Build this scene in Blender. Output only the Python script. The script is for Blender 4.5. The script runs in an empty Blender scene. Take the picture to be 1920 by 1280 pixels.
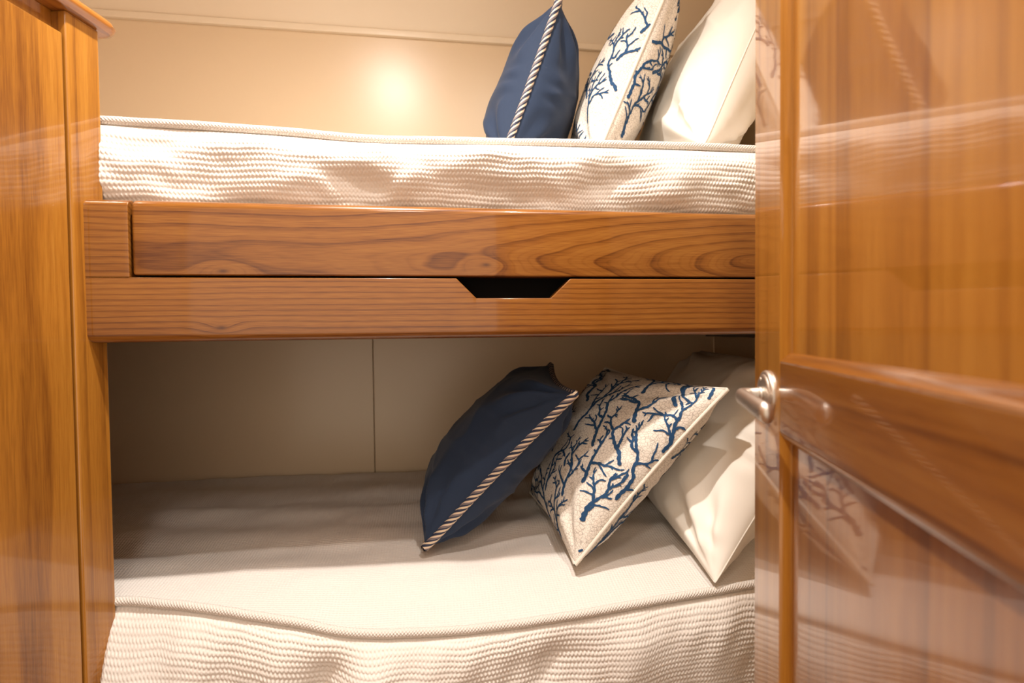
import bpy, bmesh, math, random
import numpy as np
from mathutils import Matrix, Vector

# ------------------------------------------------------------------ camera, light, exposure
scene = bpy.context.scene
COL = scene.collection
cam_d = bpy.data.cameras.new('camera')
cam_d.sensor_width = 36.0
cam_d.lens = 18.75
cam_d.clip_start = 0.02
cam_d.dof.use_dof = True
cam_d.dof.focus_distance = 1.08
cam_d.dof.aperture_fstop = 3.2
cam = bpy.data.objects.new('camera', cam_d)
COL.objects.link(cam)
YAW, PITCH, ROLL = math.radians(8.5), math.radians(-1.5), 0.0106
fwd = Vector((math.sin(YAW) * math.cos(PITCH), math.cos(YAW) * math.cos(PITCH), math.sin(PITCH)))
r0 = Vector((math.cos(YAW), -math.sin(YAW), 0.0))
u0 = r0.cross(fwd)
rt = r0 * math.cos(ROLL) - u0 * math.sin(ROLL)
up = u0 * math.cos(ROLL) + r0 * math.sin(ROLL)
M = Matrix((rt, up, -fwd)).transposed().to_4x4()
M.translation = (0.0, 0.0, 1.15)
cam.matrix_world = M
scene.camera = cam

world = bpy.data.worlds.new('world')
scene.world = world
world.use_nodes = True
world.node_tree.nodes['Background'].inputs[0].default_value = (1.0, 0.86, 0.71, 1)
world.node_tree.nodes['Background'].inputs[1].default_value = 0.42   # uniform warm fill, added to lift the dark lower bunk

vs = scene.view_settings
vs.view_transform = 'Standard'
vs.look = 'None'
vs.gamma = 1.0
vs.use_curve_mapping = False
vs.exposure = 1.72

LAMP_COLOR = (1.0, 0.915, 0.845)
LAMPS = [  # x, y, watts, bulb radius, fixture radius, beam, lens emission, label
    (-0.17, 0.69, 17.5, 0.016, 0.046, 150, 520.0, 'small round ceiling downlight nearest the upper bunk'),
    (0.33, 0.44, 8.5, 0.016, 0.046, 150, 120.0, 'small round ceiling downlight beside the open wooden door'),
    (-0.15, -0.45, 7.0, 0.12, 0.16, 175, 4.0, 'wide round ceiling light in the passage outside the cabin'),  # added passage fill for the bunk fronts; the wide bulb softens its shadows
]
CEIL = 2.42

# ------------------------------------------------------------------ helpers
def tag(o, label=None, cat=None, group=None, kind=None):
    if label: o['label'] = label
    if cat: o['category'] = cat
    if group: o['group'] = group
    if kind: o['kind'] = kind
    return o

def empty(name, loc=(0, 0, 0), rz=0.0):
    o = bpy.data.objects.new(name, None)
    o.empty_display_size = 0.05
    o.location = loc
    o.rotation_euler = (0, 0, rz)
    COL.objects.link(o)
    return o

def link(name, me, mat, parent=None, smooth=True):
    if mat: me.materials.append(mat)
    if smooth:
        me.polygons.foreach_set('use_smooth', np.ones(len(me.polygons), dtype=bool))
    o = bpy.data.objects.new(name, me)
    COL.objects.link(o)
    if parent: o.parent = parent
    return o

def mesh_np(name, V, Fq, mat, parent=None, smooth=True, uv=None):
    """V (n,3) array, Fq list / array of faces (all the same length or mixed)."""
    me = bpy.data.meshes.new(name)
    V = np.asarray(V, dtype=np.float32)
    if isinstance(Fq, np.ndarray):
        nf, k = Fq.shape
        me.vertices.add(len(V)); me.loops.add(nf * k); me.polygons.add(nf)
        me.vertices.foreach_set('co', V.ravel())
        me.loops.foreach_set('vertex_index', Fq.astype(np.int32).ravel())
        me.polygons.foreach_set('loop_start', np.arange(0, nf * k, k, dtype=np.int32))
        me.polygons.foreach_set('loop_total', np.full(nf, k, dtype=np.int32))
        me.update(calc_edges=True)
    else:
        me.from_pydata(V.tolist(), [], Fq)
        me.update()
    if uv is not None:
        a = me.attributes.new('puv', 'FLOAT_VECTOR', 'POINT')
        a.data.foreach_set('vector', np.asarray(uv, dtype=np.float32).ravel())
    me.validate()
    return link(name, me, mat, parent, smooth)

def grid_faces(nr, nc, wrap_c=False, flip=False, off=0):
    r = np.arange(nr - 1); c = np.arange(nc if wrap_c else nc - 1)
    R, Cc = np.meshgrid(r, c, indexing='ij')
    a = R * nc + Cc; b = R * nc + (Cc + 1) % nc
    d = (R + 1) * nc + Cc; e = (R + 1) * nc + (Cc + 1) % nc
    F = np.stack([a, b, e, d], -1).reshape(-1, 4) + off
    return F[:, ::-1] if flip else F

def box(name, lo, hi, mat, parent=None, bevel=0.0, seg=2):
    bm = bmesh.new()
    bmesh.ops.create_cube(bm, size=1.0)
    for v in bm.verts:
        v.co = Vector([(lo[i] + hi[i]) / 2 + v.co[i] * (hi[i] - lo[i]) for i in range(3)])
    if bevel > 0:
        bmesh.ops.bevel(bm, geom=list(bm.edges), offset=bevel, segments=seg, profile=0.5, affect='EDGES')
    me = bpy.data.meshes.new(name)
    bm.to_mesh(me); bm.free()
    o = link(name, me, mat, parent, smooth=bevel > 0)
    if bevel > 0:
        md = o.modifiers.new('wn', 'WEIGHTED_NORMAL'); md.keep_sharp = True
    return o

def poly_prism(name, pts, z0, z1, mat, parent=None, bevel=0.0, seg=2):
    bm = bmesh.new()
    vb = [bm.verts.new((p[0], p[1], z0)) for p in pts]
    f = bm.faces.new(vb)
    ext = bmesh.ops.extrude_face_region(bm, geom=[f])
    for g in ext['geom']:
        if isinstance(g, bmesh.types.BMVert): g.co.z = z1
    bmesh.ops.recalc_face_normals(bm, faces=bm.faces)
    if bevel > 0:
        bmesh.ops.bevel(bm, geom=list(bm.edges), offset=bevel, segments=seg, profile=0.5, affect='EDGES')
    me = bpy.data.meshes.new(name)
    bm.to_mesh(me); bm.free()
    o = link(name, me, mat, parent, smooth=bevel > 0)
    if bevel > 0:
        o.modifiers.new('wn', 'WEIGHTED_NORMAL')
    return o

def loft(name, rings, mat, parent=None, uv=None, closed=True, smooth=True, caps=True):
    """rings: (n, k, 3); closed cross sections."""
    R = np.asarray(rings, dtype=float)
    n, k, _ = R.shape
    F = grid_faces(n, k, wrap_c=True).tolist()
    if caps:
        F.append(list(range(k))); F.append([(n - 1) * k + i for i in range(k)][::-1])
    me = bpy.data.meshes.new(name)
    me.from_pydata(R.reshape(-1, 3).tolist(), [], F)
    bm = bmesh.new(); bm.from_mesh(me)
    bmesh.ops.recalc_face_normals(bm, faces=bm.faces)
    bm.to_mesh(me); bm.free()
    if smooth:
        me.polygons.foreach_set('use_smooth', np.ones(len(me.polygons), dtype=bool))
    return link(name, me, mat, parent, smooth)

def tube_path(P, rad, k=12, twist=None, lobes=0, lobe_amp=0.0, pitch=0.03, ell=(1.0, 1.0), upv=(0, 0, 1)):
    """Sweep: returns V, F, uv (arc length, angle) with a duplicated seam column."""
    P = np.asarray(P, float); n = len(P)
    T = np.gradient(P, axis=0); T /= np.linalg.norm(T, axis=1)[:, None] + 1e-12
    s = np.concatenate([[0], np.cumsum(np.linalg.norm(np.diff(P, axis=0), axis=1))])
    N = np.zeros_like(P)
    ref = np.array(upv, float)
    nrm = ref - T[0] * (ref @ T[0]); nrm /= np.linalg.norm(nrm)
    for i in range(n):
        nrm = nrm - T[i] * (nrm @ T[i]); nrm /= np.linalg.norm(nrm) + 1e-12
        N[i] = nrm
    B = np.cross(T, N)
    th = np.linspace(0, 2 * np.pi, k + 1)
    rad = np.broadcast_to(np.asarray(rad, float), (n,))
    TH, S = np.meshgrid(th, s)
    rr = rad[:, None] * (1 + lobe_amp * np.cos(lobes * (TH - 2 * np.pi * S / (pitch * max(lobes, 1))))) if lobes else np.repeat(rad[:, None], k + 1, 1)
    V = P[:, None] + rr[..., None] * (ell[0] * np.cos(TH)[..., None] * N[:, None] + ell[1] * np.sin(TH)[..., None] * B[:, None])
    uv = np.stack([S, TH / (2 * np.pi), 0 * S], -1)
    return V.reshape(-1, 3), grid_faces(n, k + 1), uv.reshape(-1, 3)

def snoise(x, y, seed, n=6, f0=1.0, rough=0.55):
    """cheap smooth 2-d noise made of rotated sines, about -1..1."""
    rg = np.random.RandomState(seed)
    out = 0.0; amp = 1.0; tot = 0.0; f = f0
    for i in range(n):
        for _ in range(2):
            a = rg.uniform(0, 2 * np.pi); ph = rg.uniform(0, 2 * np.pi, 2)
            xx = x * np.cos(a) + y * np.sin(a); yy = -x * np.sin(a) + y * np.cos(a)
            out = out + amp * np.sin(f * xx + ph[0] + 0.8 * np.sin(f * 0.7 * yy + ph[1])) * 0.7
        tot += amp; amp *= rough; f *= 1.9
    return out / tot

# ------------------------------------------------------------------ materials
class NT:
    def __init__(self, name):
        self.m = bpy.data.materials.new(name); self.m.use_nodes = True
        self.t = self.m.node_tree
        self.b = self.t.nodes['Principled BSDF']
    def n(self, typ, **kw):
        nd = self.t.nodes.new(typ)
        for k, v in kw.items():
            if k == 'ins':
                for a, b in v.items(): nd.inputs[a].default_value = b
            else: setattr(nd, k, v)
        return nd
    def l(self, a, b): self.t.links.new(a, b)
    def math(self, op, a, b=None, clamp=False):
        nd = self.n('ShaderNodeMath', operation=op, use_clamp=clamp)
        for i, x in enumerate((a, b)):
            if x is None: continue
            if isinstance(x, (int, float)): nd.inputs[i].default_value = x
            else: self.l(x, nd.inputs[i])
        return nd.outputs[0]
    def ramp(self, fac, stops):
        nd = self.n('ShaderNodeValToRGB')
        e = nd.color_ramp.elements
        while len(e) < len(stops): e.new(0.5)
        for i, (p, c) in enumerate(stops):
            e[i].position = p; e[i].color = (*c, 1) if len(c) == 3 else c
        self.l(fac, nd.inputs[0])
        return nd.outputs[0]
    def mix(self, fac, a, b, mode='MIX'):
        nd = self.n('ShaderNodeMix', data_type='RGBA', blend_type=mode)
        for i, x in ((0, fac), (6, a), (7, b)):
            if isinstance(x, (int, float)): nd.inputs[i].default_value = x
            elif isinstance(x, tuple): nd.inputs[i].default_value = (*x, 1)
            else: self.l(x, nd.inputs[i])
        return nd.outputs[2]
    def bump(self, h, strength, dist):
        nd = self.n('ShaderNodeBump', ins={'Strength': strength, 'Distance': dist})
        self.l(h, nd.inputs['Height'])
        self.l(nd.outputs[0], self.b.inputs['Normal'])
    def set(self, **kw):
        for k, v in kw.items():
            self.b.inputs[k].default_value = v
        return self

WOOD_D, WOOD_M, WOOD_L = (0.130, 0.037, 0.0065), (0.300, 0.108, 0.0165), (0.44, 0.188, 0.035)

GOLD = (1.02, 1.14, 0.95)
def wood(name, axis='Z', seed=0.0, ring=18.0, stretch=0.07, warp=0.05, center=(0.0, 0.0, 0.0), knots=(), tint=1.0,
         rough=0.30, coat=1.0, contrast=1.0, coat_rough=0.06, cath=None, tilt=0.0, hue=(1, 1, 1)):
    w = NT(name)
    tc = w.n('ShaderNodeTexCoord')
    ax = 'XYZ'.index(axis)
    sc = [1.0, 1.0, 1.0]; sc[ax] = stretch
    mp = w.n('ShaderNodeMapping')
    mp.inputs['Location'].default_value = [center[i] for i in range(3)]
    mp.inputs['Scale'].default_value = sc
    mp.inputs['Rotation'].default_value = (0, tilt, 0)
    w.l(tc.outputs['Object'], mp.inputs['Vector'])
    sd = w.n('ShaderNodeVectorMath', operation='ADD'); sd.inputs[1].default_value = (seed * 3.1, seed * 1.7, seed * 2.3)
    w.l(mp.outputs[0], sd.inputs[0])
    nz = w.n('ShaderNodeTexNoise', ins={'Scale': 7.0, 'Detail': 3.0, 'Roughness': 0.5})
    w.l(sd.outputs[0], nz.inputs['Vector'])
    sub = w.n('ShaderNodeVectorMath', operation='SUBTRACT'); sub.inputs[1].default_value = (0.5, 0.5, 0.5)
    w.l(nz.outputs['Color'], sub.inputs[0])
    scl = w.n('ShaderNodeVectorMath', operation='SCALE'); scl.inputs['Scale'].default_value = warp
    w.l(sub.outputs[0], scl.inputs[0])
    add = w.n('ShaderNodeVectorMath', operation='ADD')
    w.l(mp.outputs[0], add.inputs[0]); w.l(scl.outputs[0], add.inputs[1])
    # distance from the pith line
    sep = w.n('ShaderNodeSeparateXYZ'); w.l(add.outputs[0], sep.inputs[0])
    o = [sep.outputs[i] for i in range(3) if i != ax]
    d = w.math('SQRT', w.math('ADD', w.math('MULTIPLY', o[0], o[0]), w.math('MULTIPLY', o[1], o[1])))
    if cath:                                        # the saw cut leaves the pith line: nested arcs
        x0, z0, k, L = cath
        oc = w.n('ShaderNodeSeparateXYZ'); w.l(tc.outputs['Object'], oc.inputs[0])
        ws = w.n('ShaderNodeSeparateXYZ'); w.l(scl.outputs[0], ws.inputs[0])
        fx = w.math('MULTIPLY', w.math('TANH', w.math('MULTIPLY', w.math('SUBTRACT', oc.outputs[0], x0), 1.0 / L)), k * L)
        fx = w.math('ADD', fx, w.math('MULTIPLY', ws.outputs[0], 0.8))
        fz = w.math('ADD', w.math('SUBTRACT', oc.outputs[2], z0), ws.outputs[2])
        d = w.math('SQRT', w.math('ADD', w.math('MULTIPLY', fx, fx), w.math('MULTIPLY', fz, fz)))
    kd = None
    for (kp, kr, ka) in knots:
        ks = w.n('ShaderNodeVectorMath', operation='SUBTRACT'); ks.inputs[1].default_value = kp
        w.l(tc.outputs['Object'], ks.inputs[0])
        km = w.n('ShaderNodeVectorMath', operation='MULTIPLY')
        f = [1.0, 0.0, 1.0]; f[ax] = 0.4 if ax == 0 else f[ax]
        if ax == 2: f = [1.0, 0.0, 0.4]
        km.inputs[1].default_value = f
        w.l(ks.outputs[0], km.inputs[0])
        kl = w.n('ShaderNodeVectorMath', operation='LENGTH'); w.l(km.outputs[0], kl.inputs[0])
        g = w.math('POWER', 2.718, w.math('MULTIPLY', w.math('MULTIPLY', kl.outputs['Value'], kl.outputs['Value']), -1.0 / (kr * kr)))
        d = w.math('ADD', d, w.math('MULTIPLY', g, ka))
        core = w.math('POWER', 2.718, w.math('MULTIPLY', w.math('MULTIPLY', kl.outputs['Value'], kl.outputs['Value']), -1.0 / (0.0035 ** 2)))
        kd = core if kd is None else w.math('MAXIMUM', kd, core)
    ph = w.math('FRACT', w.math('MULTIPLY', d, ring * 4.0))
    # a growth ring: slow rise, sharp fall
    ringv = w.ramp(ph, [(0.0, (0.55,) * 3), (0.55, (0.62,) * 3), (0.86, (0.25,) * 3), (0.95, (0.05,) * 3), (1.0, (0.55,) * 3)])
    ph2 = w.math('FRACT', w.math('MULTIPLY', d, ring * 17.0))
    fine = w.ramp(ph2, [(0.0, (0.5,) * 3), (0.6, (0.55,) * 3), (0.9, (0.30,) * 3), (1.0, (0.5,) * 3)])
    ringv = w.math('ADD', w.math('MULTIPLY', ringv, 0.62), w.math('MULTIPLY', fine, 0.40))
    # long streaks
    mp2 = w.n('ShaderNodeMapping'); s2 = [38.0, 38.0, 38.0]; s2[ax] = 0.7
    mp2.inputs['Scale'].default_value = s2; mp2.inputs['Location'].default_value = (seed, seed * 2, seed * 3)
    w.l(tc.outputs['Object'], mp2.inputs['Vector'])
    n2 = w.n('ShaderNodeTexNoise', ins={'Scale': 1.0, 'Detail': 4.0, 'Roughness': 0.65}); w.l(mp2.outputs[0], n2.inputs['Vector'])
    # pores
    mp3 = w.n('ShaderNodeMapping'); s3 = [600.0, 600.0, 600.0]; s3[ax] = 22.0
    mp3.inputs['Scale'].default_value = s3
    w.l(tc.outputs['Object'], mp3.inputs['Vector'])
    n3 = w.n('ShaderNodeTexNoise', ins={'Scale': 1.0, 'Detail': 2.0}); w.l(mp3.outputs[0], n3.inputs['Vector'])
    v = w.math('ADD', w.math('MULTIPLY', ringv, 0.62 * contrast), w.math('MULTIPLY', n2.outputs['Fac'], 0.55))
    v = w.math('ADD', v, w.math('MULTIPLY', w.math('SUBTRACT', n3.outputs['Fac'], 0.5), 0.35 * contrast))
    v = w.math('ADD', v, 0.21 - 0.31 * contrast)
    colr = w.ramp(v, [(0.20, tuple(c * tint * h for c, h in zip(WOOD_D, hue))), (0.48, tuple(c * tint * h for c, h in zip(WOOD_M, hue))), (0.78, tuple(c * tint * h for c, h in zip(WOOD_L, hue)))])
    if kd is not None:
        colr = w.mix(w.math('MULTIPLY', kd, 0.85), colr, (0.07, 0.02, 0.006))
    w.l(colr, w.b.inputs['Base Color'])
    w.set(Roughness=rough, **{'Coat Weight': coat, 'Coat Roughness': coat_rough, 'Specular IOR Level': 0.3})
    return w.m

def plain(name, col, rough=0.5, metal=0.0, coat=0.0, noise=None, spec=0.5):
    w = NT(name)
    w.set(Roughness=rough, Metallic=metal, **{'Coat Weight': coat, 'Specular IOR Level': spec})
    if noise:
        tc = w.n('ShaderNodeTexCoord')
        nz = w.n('ShaderNodeTexNoise', ins={'Scale': noise[0], 'Detail': 4.0}); w.l(tc.outputs['Object'], nz.inputs['Vector'])
        c = w.mix(nz.outputs['Fac'], tuple(x * (1 - noise[1]) for x in col), tuple(x * (1 + noise[1]) for x in col))
        w.l(c, w.b.inputs['Base Color'])
        if len(noise) > 2: w.bump(nz.outputs['Fac'], noise[2], 0.001)
    else:
        w.b.inputs['Base Color'].default_value = (*col, 1)
    return w.m

def wall_vinyl(name, col):
    w = NT(name)
    tc = w.n('ShaderNodeTexCoord')
    a = w.n('ShaderNodeTexNoise', ins={'Scale': 3.0, 'Detail': 2.0}); w.l(tc.outputs['Object'], a.inputs['Vector'])
    c = w.mix(a.outputs['Fac'], tuple(x * 0.97 for x in col), tuple(min(1, x * 1.03) for x in col))
    w.l(c, w.b.inputs['Base Color'])
    w.set(Roughness=0.30, **{'Specular IOR Level': 0.5})
    h = w.n('ShaderNodeTexNoise', ins={'Scale': 900.0, 'Detail': 2.0}); w.l(tc.outputs['Object'], h.inputs['Vector'])
    w.bump(h.outputs['Fac'], 0.12, 0.0006)
    return w.m

def puv_node(w):
    return w.n('ShaderNodeAttribute', attribute_name='puv').outputs['Vector']

def weave(name, col, fx, fy, strength=0.35, dist=0.0006, var=0.06, sheen=0.0, rough=0.85, knit=False, slub=0.0):
    w = NT(name)
    pv = puv_node(w)
    sp = w.n('ShaderNodeSeparateXYZ'); w.l(pv, sp.inputs[0])
    # slightly wavy threads
    nz = w.n('ShaderNodeTexNoise', ins={'Scale': 40.0, 'Detail': 2.0}); w.l(pv, nz.inputs['Vector'])
    wob = w.math('MULTIPLY', w.math('SUBTRACT', nz.outputs['Fac'], 0.5), 0.0035)
    sx = w.math('SINE', w.math('MULTIPLY', w.math('ADD', sp.outputs[0], wob), 2 * math.pi * fx))
    sy = w.math('SINE', w.math('MULTIPLY', w.math('ADD', sp.outputs[1], wob), 2 * math.pi * fy))
    h = w.math('ADD', w.math('MULTIPLY', sx, 0.5), w.math('MULTIPLY', sy, 0.5)) if not knit else w.math('MULTIPLY', sx, sy)
    n2 = w.n('ShaderNodeTexNoise', ins={'Scale': 1500.0, 'Detail': 2.0}); w.l(pv, n2.inputs['Vector'])
    h = w.math('ADD', h, w.math('MULTIPLY', n2.outputs['Fac'], 0.8))
    mp = w.n('ShaderNodeMapping'); mp.inputs['Scale'].default_value = (900.0, 60.0, 1.0); w.l(pv, mp.inputs['Vector'])
    n3 = w.n('ShaderNodeTexNoise', ins={'Scale': 1.0, 'Detail': 3.0}); w.l(mp.outputs[0], n3.inputs['Vector'])
    fac = w.math('ADD', w.math('MULTIPLY', n2.outputs['Fac'], 0.6), w.math('MULTIPLY', n3.outputs['Fac'], 0.4 + slub))
    c = w.mix(fac, tuple(x * (1 - var) for x in col), tuple(min(1, x * (1 + var)) for x in col))
    w.l(c, w.b.inputs['Base Color'])
    w.set(Roughness=rough, **{'Sheen Weight': sheen, 'Specular IOR Level': 0.2})
    w.bump(h, strength, dist)
    return w.m

def stripe_cord(name):
    w = NT(name)
    pv = puv_node(w)
    sp = w.n('ShaderNodeSeparateXYZ'); w.l(pv, sp.inputs[0])
    ph = w.math('FRACT', w.math('SUBTRACT', w.math('MULTIPLY', sp.outputs[0], 1.0 / 0.034), w.math('MULTIPLY', sp.outputs[1], 2.0)))
    fine = w.math('FRACT', w.math('ADD', w.math('MULTIPLY', sp.outputs[0], 520.0), w.math('MULTIPLY', sp.outputs[1], 5.0)))
    fine = w.math('GREATER_THAN', fine, 0.5)
    cr, nv = (0.72, 0.58, 0.42), (0.018, 0.026, 0.062)
    mixd = w.mix(fine, (0.34, 0.27, 0.22), (0.045, 0.055, 0.10))
    base = w.n('ShaderNodeValToRGB'); base.color_ramp.interpolation = 'CONSTANT'
    e = base.color_ramp.elements
    for _ in range(4): e.new(0.5)
    for i, (p, c) in enumerate([(0, cr), (0.2, nv), (0.36, (1, 0, 1)), (0.56, cr), (0.74, nv), (0.9, nv)]):
        e[i].position = p; e[i].color = (*c, 1)
    w.l(ph, base.inputs[0])
    band = w.math('MULTIPLY', w.math('GREATER_THAN', ph, 0.36), w.math('LESS_THAN', ph, 0.56))
    w.l(w.mix(band, base.outputs[0], mixd), w.b.inputs['Base Color'])
    w.set(Roughness=0.6)
    return w.m

def crackle_cloth(name):
    w = NT(name)
    pv = puv_node(w)
    nz = w.n('ShaderNodeTexNoise', ins={'Scale': 120.0, 'Detail': 2.0}); w.l(pv, nz.inputs['Vector'])
    sc = w.n('ShaderNodeVectorMath', operation='SCALE'); sc.inputs['Scale'].default_value = 0.004
    w.l(nz.outputs['Color'], sc.inputs[0])
    ad = w.n('ShaderNodeVectorMath', operation='ADD'); w.l(pv, ad.inputs[0]); w.l(sc.outputs[0], ad.inputs[1])
    vo = w.n('ShaderNodeTexVoronoi', feature='DISTANCE_TO_EDGE', ins={'Scale': 150.0}); w.l(ad.outputs[0], vo.inputs['Vector'])
    n2 = w.n('ShaderNodeTexNoise', ins={'Scale': 60.0}); w.l(pv, n2.inputs['Vector'])
    th = w.math('MULTIPLY', n2.outputs['Fac'], 0.11)
    ln = w.math('LESS_THAN', vo.outputs['Distance'], th)
    ln = w.math('MULTIPLY', ln, 0.62)
    c = w.mix(ln, (0.76, 0.70, 0.615), (0.34, 0.29, 0.25))
    w.l(c, w.b.inputs['Base Color'])
    h = w.math('MINIMUM', vo.outputs['Distance'], 0.2)
    w.set(Roughness=0.85, **{'Specular IOR Level': 0.2})
    w.bump(h, 0.5, 0.002)
    return w.m

M_vinyl = wall_vinyl('cream_vinyl', (0.73, 0.57, 0.38))
M_ceiling = wall_vinyl('cream_headliner', (0.82, 0.70, 0.53))
M_floor = wood('floor_teak', 'X', 5.0, tint=0.8)
M_wv1 = wood('locker_door_wood', 'Z', hue=GOLD, seed= 1.0, ring=9.0, center=(0.25, 0.12, 0), contrast=0.95, tint=1.18)
M_wv2 = wood('locker_post_wood', 'Z', hue=GOLD, seed= 2.0, ring=9.0, center=(0.4, 0.3, 0), contrast=0.8, tint=1.18)
M_wdark = wood('dark_cleat_wood', 'X', 4.0, tint=0.25)
M_lee = wood('lee_board_wood', 'X', tint=0.80, contrast=1.35, coat=0.7, seed= 3.0, ring=16.0, stretch=0.22, warp=0.055, cath=(0.66, 1.272, 0.24, 0.45), center=(0, -0.955, -1.235),
             knots=(((0.102, 1.0, 1.268), 0.020, 0.012), ((-0.36, 1.0, 1.254), 0.016, 0.010)))
M_low = wood('lower_board_wood', 'X', tint=0.80, contrast=1.35, coat=0.7, seed= 7.0, ring=28.0, stretch=0.10, warp=0.035, tilt=0.03, center=(0, -0.93, -1.03),
             knots=(((-0.365, 1.0, 1.155), 0.014, 0.010),))
M_end = wood('end_block_wood', 'X', tint=0.80, contrast=1.35, coat=0.7, seed= 9.0, ring=26.0, stretch=0.25, warp=0.03, center=(0, -0.9, -1.15))
M_dpan = wood('door_panel_wood', 'Z', hue=GOLD, seed= 11.0, ring=7.0, center=(-0.3, 0.15, 0), contrast=0.9, tint=1.18, coat_rough=0.05)
M_dpan2 = wood('door_lower_panel_wood', 'Z', 12.0, ring=7.0, center=(-0.3, 0.15, 0), contrast=0.9, tint=0.85, coat_rough=0.05)
M_dsti = wood('door_stile_wood', 'Z', hue=GOLD, seed= 13.0, ring=8.0, center=(0.1, 0.1, 0), contrast=0.6, tint=1.1, coat_rough=0.05)
M_drai = wood('door_rail_wood', 'X', 14.0, ring=9.0, stretch=0.12, center=(0, 0.1, -1.0), contrast=0.9, tint=0.80, coat_rough=0.05)
M_black = plain('recess_shade_black', (0.004, 0.0038, 0.0036), 0.9, spec=0.1)  # recess shade put into the colour
M_ply = plain('platform_ply', (0.20, 0.12, 0.06), 0.6, noise=(30.0, 0.2))
M_nickel = plain('satin_nickel', (0.66, 0.60, 0.53), 0.42, metal=1.0)
M_lampring = plain('lamp_ring', (0.7, 0.68, 0.64), 0.3, metal=1.0)
M_waffle = weave('white_waffle_cotton', (0.80, 0.755, 0.695), 145.0, 110.0, 0.45, 0.0008, 0.06, knit=True)
M_bedtop = weave('white_woven_cotton', (0.77, 0.715, 0.66), 165.0, 185.0, 0.7, 0.0010, 0.08, slub=0.2)
M_rope = weave('white_rope_piping', (0.80, 0.75, 0.685), 170.0, 160.0, 0.8, 0.0012, 0.06, knit=True)
M_navy = weave('navy_linen', (0.019, 0.034, 0.070), 900.0, 900.0, 0.25, 0.0004, 0.22, sheen=0.08, rough=0.7, slub=0.3)
M_white = weave('white_pillowcase', (0.84, 0.80, 0.72), 1200.0, 1200.0, 0.08, 0.0003, 0.02, rough=0.7)
M_crackle = crackle_cloth('crackle_cloth')
M_cream = weave('cream_piping', (0.76, 0.70, 0.61), 400.0, 400.0, 0.3, 0.0004, 0.05)
M_coral = plain('coral_ink', (0.020, 0.065, 0.150), 0.8, noise=(200.0, 0.2), spec=0.2)
M_cord = stripe_cord('striped_cord')

# ------------------------------------------------------------------ the cabin shell
X0, X1, Y0, YB = -1.25, 0.98, -1.0, 1.75
tag(box('floor', (X0 - 0.1, Y0 - 0.1, -0.05), (X1 + 0.1, YB + 0.1, 0.0), M_floor), kind='structure')
tag(box('ceiling', (X0 - 0.1, Y0 - 0.1, CEIL), (X1 + 0.1, YB + 0.1, CEIL + 0.05), M_ceiling), kind='structure')
tag(box('wall_left', (X0 - 0.05, Y0, 0.0), (X0, YB, CEIL), M_vinyl), kind='structure')
tag(box('wall_right', (X1, Y0, 0.0), (X1 + 0.05, YB, CEIL), M_vinyl), kind='structure')
# rear wall left out so the added world fill reaches the bunks
wb = tag(box('wall_back', (X0 - 0.05, YB + 0.012, 0.0), (X1 + 0.05, YB + 0.06, CEIL), M_vinyl), kind='structure')
# two vinyl panels below with a joint, one above the bunk, and a sloping headliner panel over the batten
box('panel', (X0, YB, 0.02), (-0.1895, YB + 0.013, 1.36), M_vinyl, wb, 0.0015)
box('panel', (-0.1865, YB, 0.02), (X1, YB + 0.013, 1.36), M_vinyl, wb, 0.0015)
box('panel', (X0, YB, 1.362), (X1, YB + 0.013, 2.074), M_vinyl, wb, 0.0015)
sl = mesh_np('sloping_panel', [(X0, YB - 0.002, 2.086), (X1, YB - 0.002, 2.086), (X1, YB - 0.17, CEIL), (X0, YB - 0.17, CEIL),
                               (X0, YB + 0.012, 2.086), (X1, YB + 0.012, 2.086), (X1, YB + 0.012, CEIL), (X0, YB + 0.012, CEIL)],
             [(0, 1, 2, 3), (5, 4, 7, 6), (4, 5, 1, 0), (3, 2, 6, 7), (0, 3, 7, 4), (1, 5, 6, 2)], M_ceiling, wb, smooth=False)
tag(box('trim_1', (X0, YB - 0.012, 2.071), (X1, YB + 0.004, 2.091), M_ceiling, None, 0.003, 3), kind='structure')

# ------------------------------------------------------------------ ceiling downlights
def downlight(x, y, watts, rad, fr, beam, glow, label):
    t = tag(empty('ceiling_downlight', (x, y, CEIL)), label, 'light')
    prof = [(fr - 0.016, 0.0), (fr, 0.0), (fr + 0.001, -0.003), (fr - 0.003, -0.007), (fr - 0.012, -0.008), (fr - 0.016, -0.004)]
    th = np.linspace(0, 2 * np.pi, 33)[:-1]
    rings = np.array([[(r * math.cos(a), r * math.sin(a), z) for (r, z) in prof] for a in th])
    n, k = len(th), len(prof)
    F = []
    for i in range(n):
        for j in range(k):
            F.append((i * k + j, ((i + 1) % n) * k + j, ((i + 1) % n) * k + (j + 1) % k, i * k + (j + 1) % k))
    mesh_np('ring', rings.reshape(-1, 3), F, M_lampring, t)
    w = NT('lamp_lens'); w.b.inputs['Emission Color'].default_value = (*LAMP_COLOR, 1)
    w.b.inputs['Emission Strength'].default_value = glow
    V = [(0, 0, -0.003)] + [((fr - 0.015) * math.cos(a), (fr - 0.015) * math.sin(a), -0.001) for a in th]
    mesh_np('lens', V, [(0, 1 + i, 1 + (i + 1) % n) for i in range(n)], w.m, t)
    ld = bpy.data.lights.new('downlight_bulb', 'SPOT')
    ld.energy = watts; ld.color = LAMP_COLOR; ld.shadow_soft_size = rad
    ld.spot_size = math.radians(beam); ld.spot_blend = 1.0
    lo = bpy.data.objects.new('downlight_bulb', ld); COL.objects.link(lo)
    lo.parent = t; lo.location = (0, 0, -0.03)
for a in LAMPS: downlight(*a)

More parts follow.
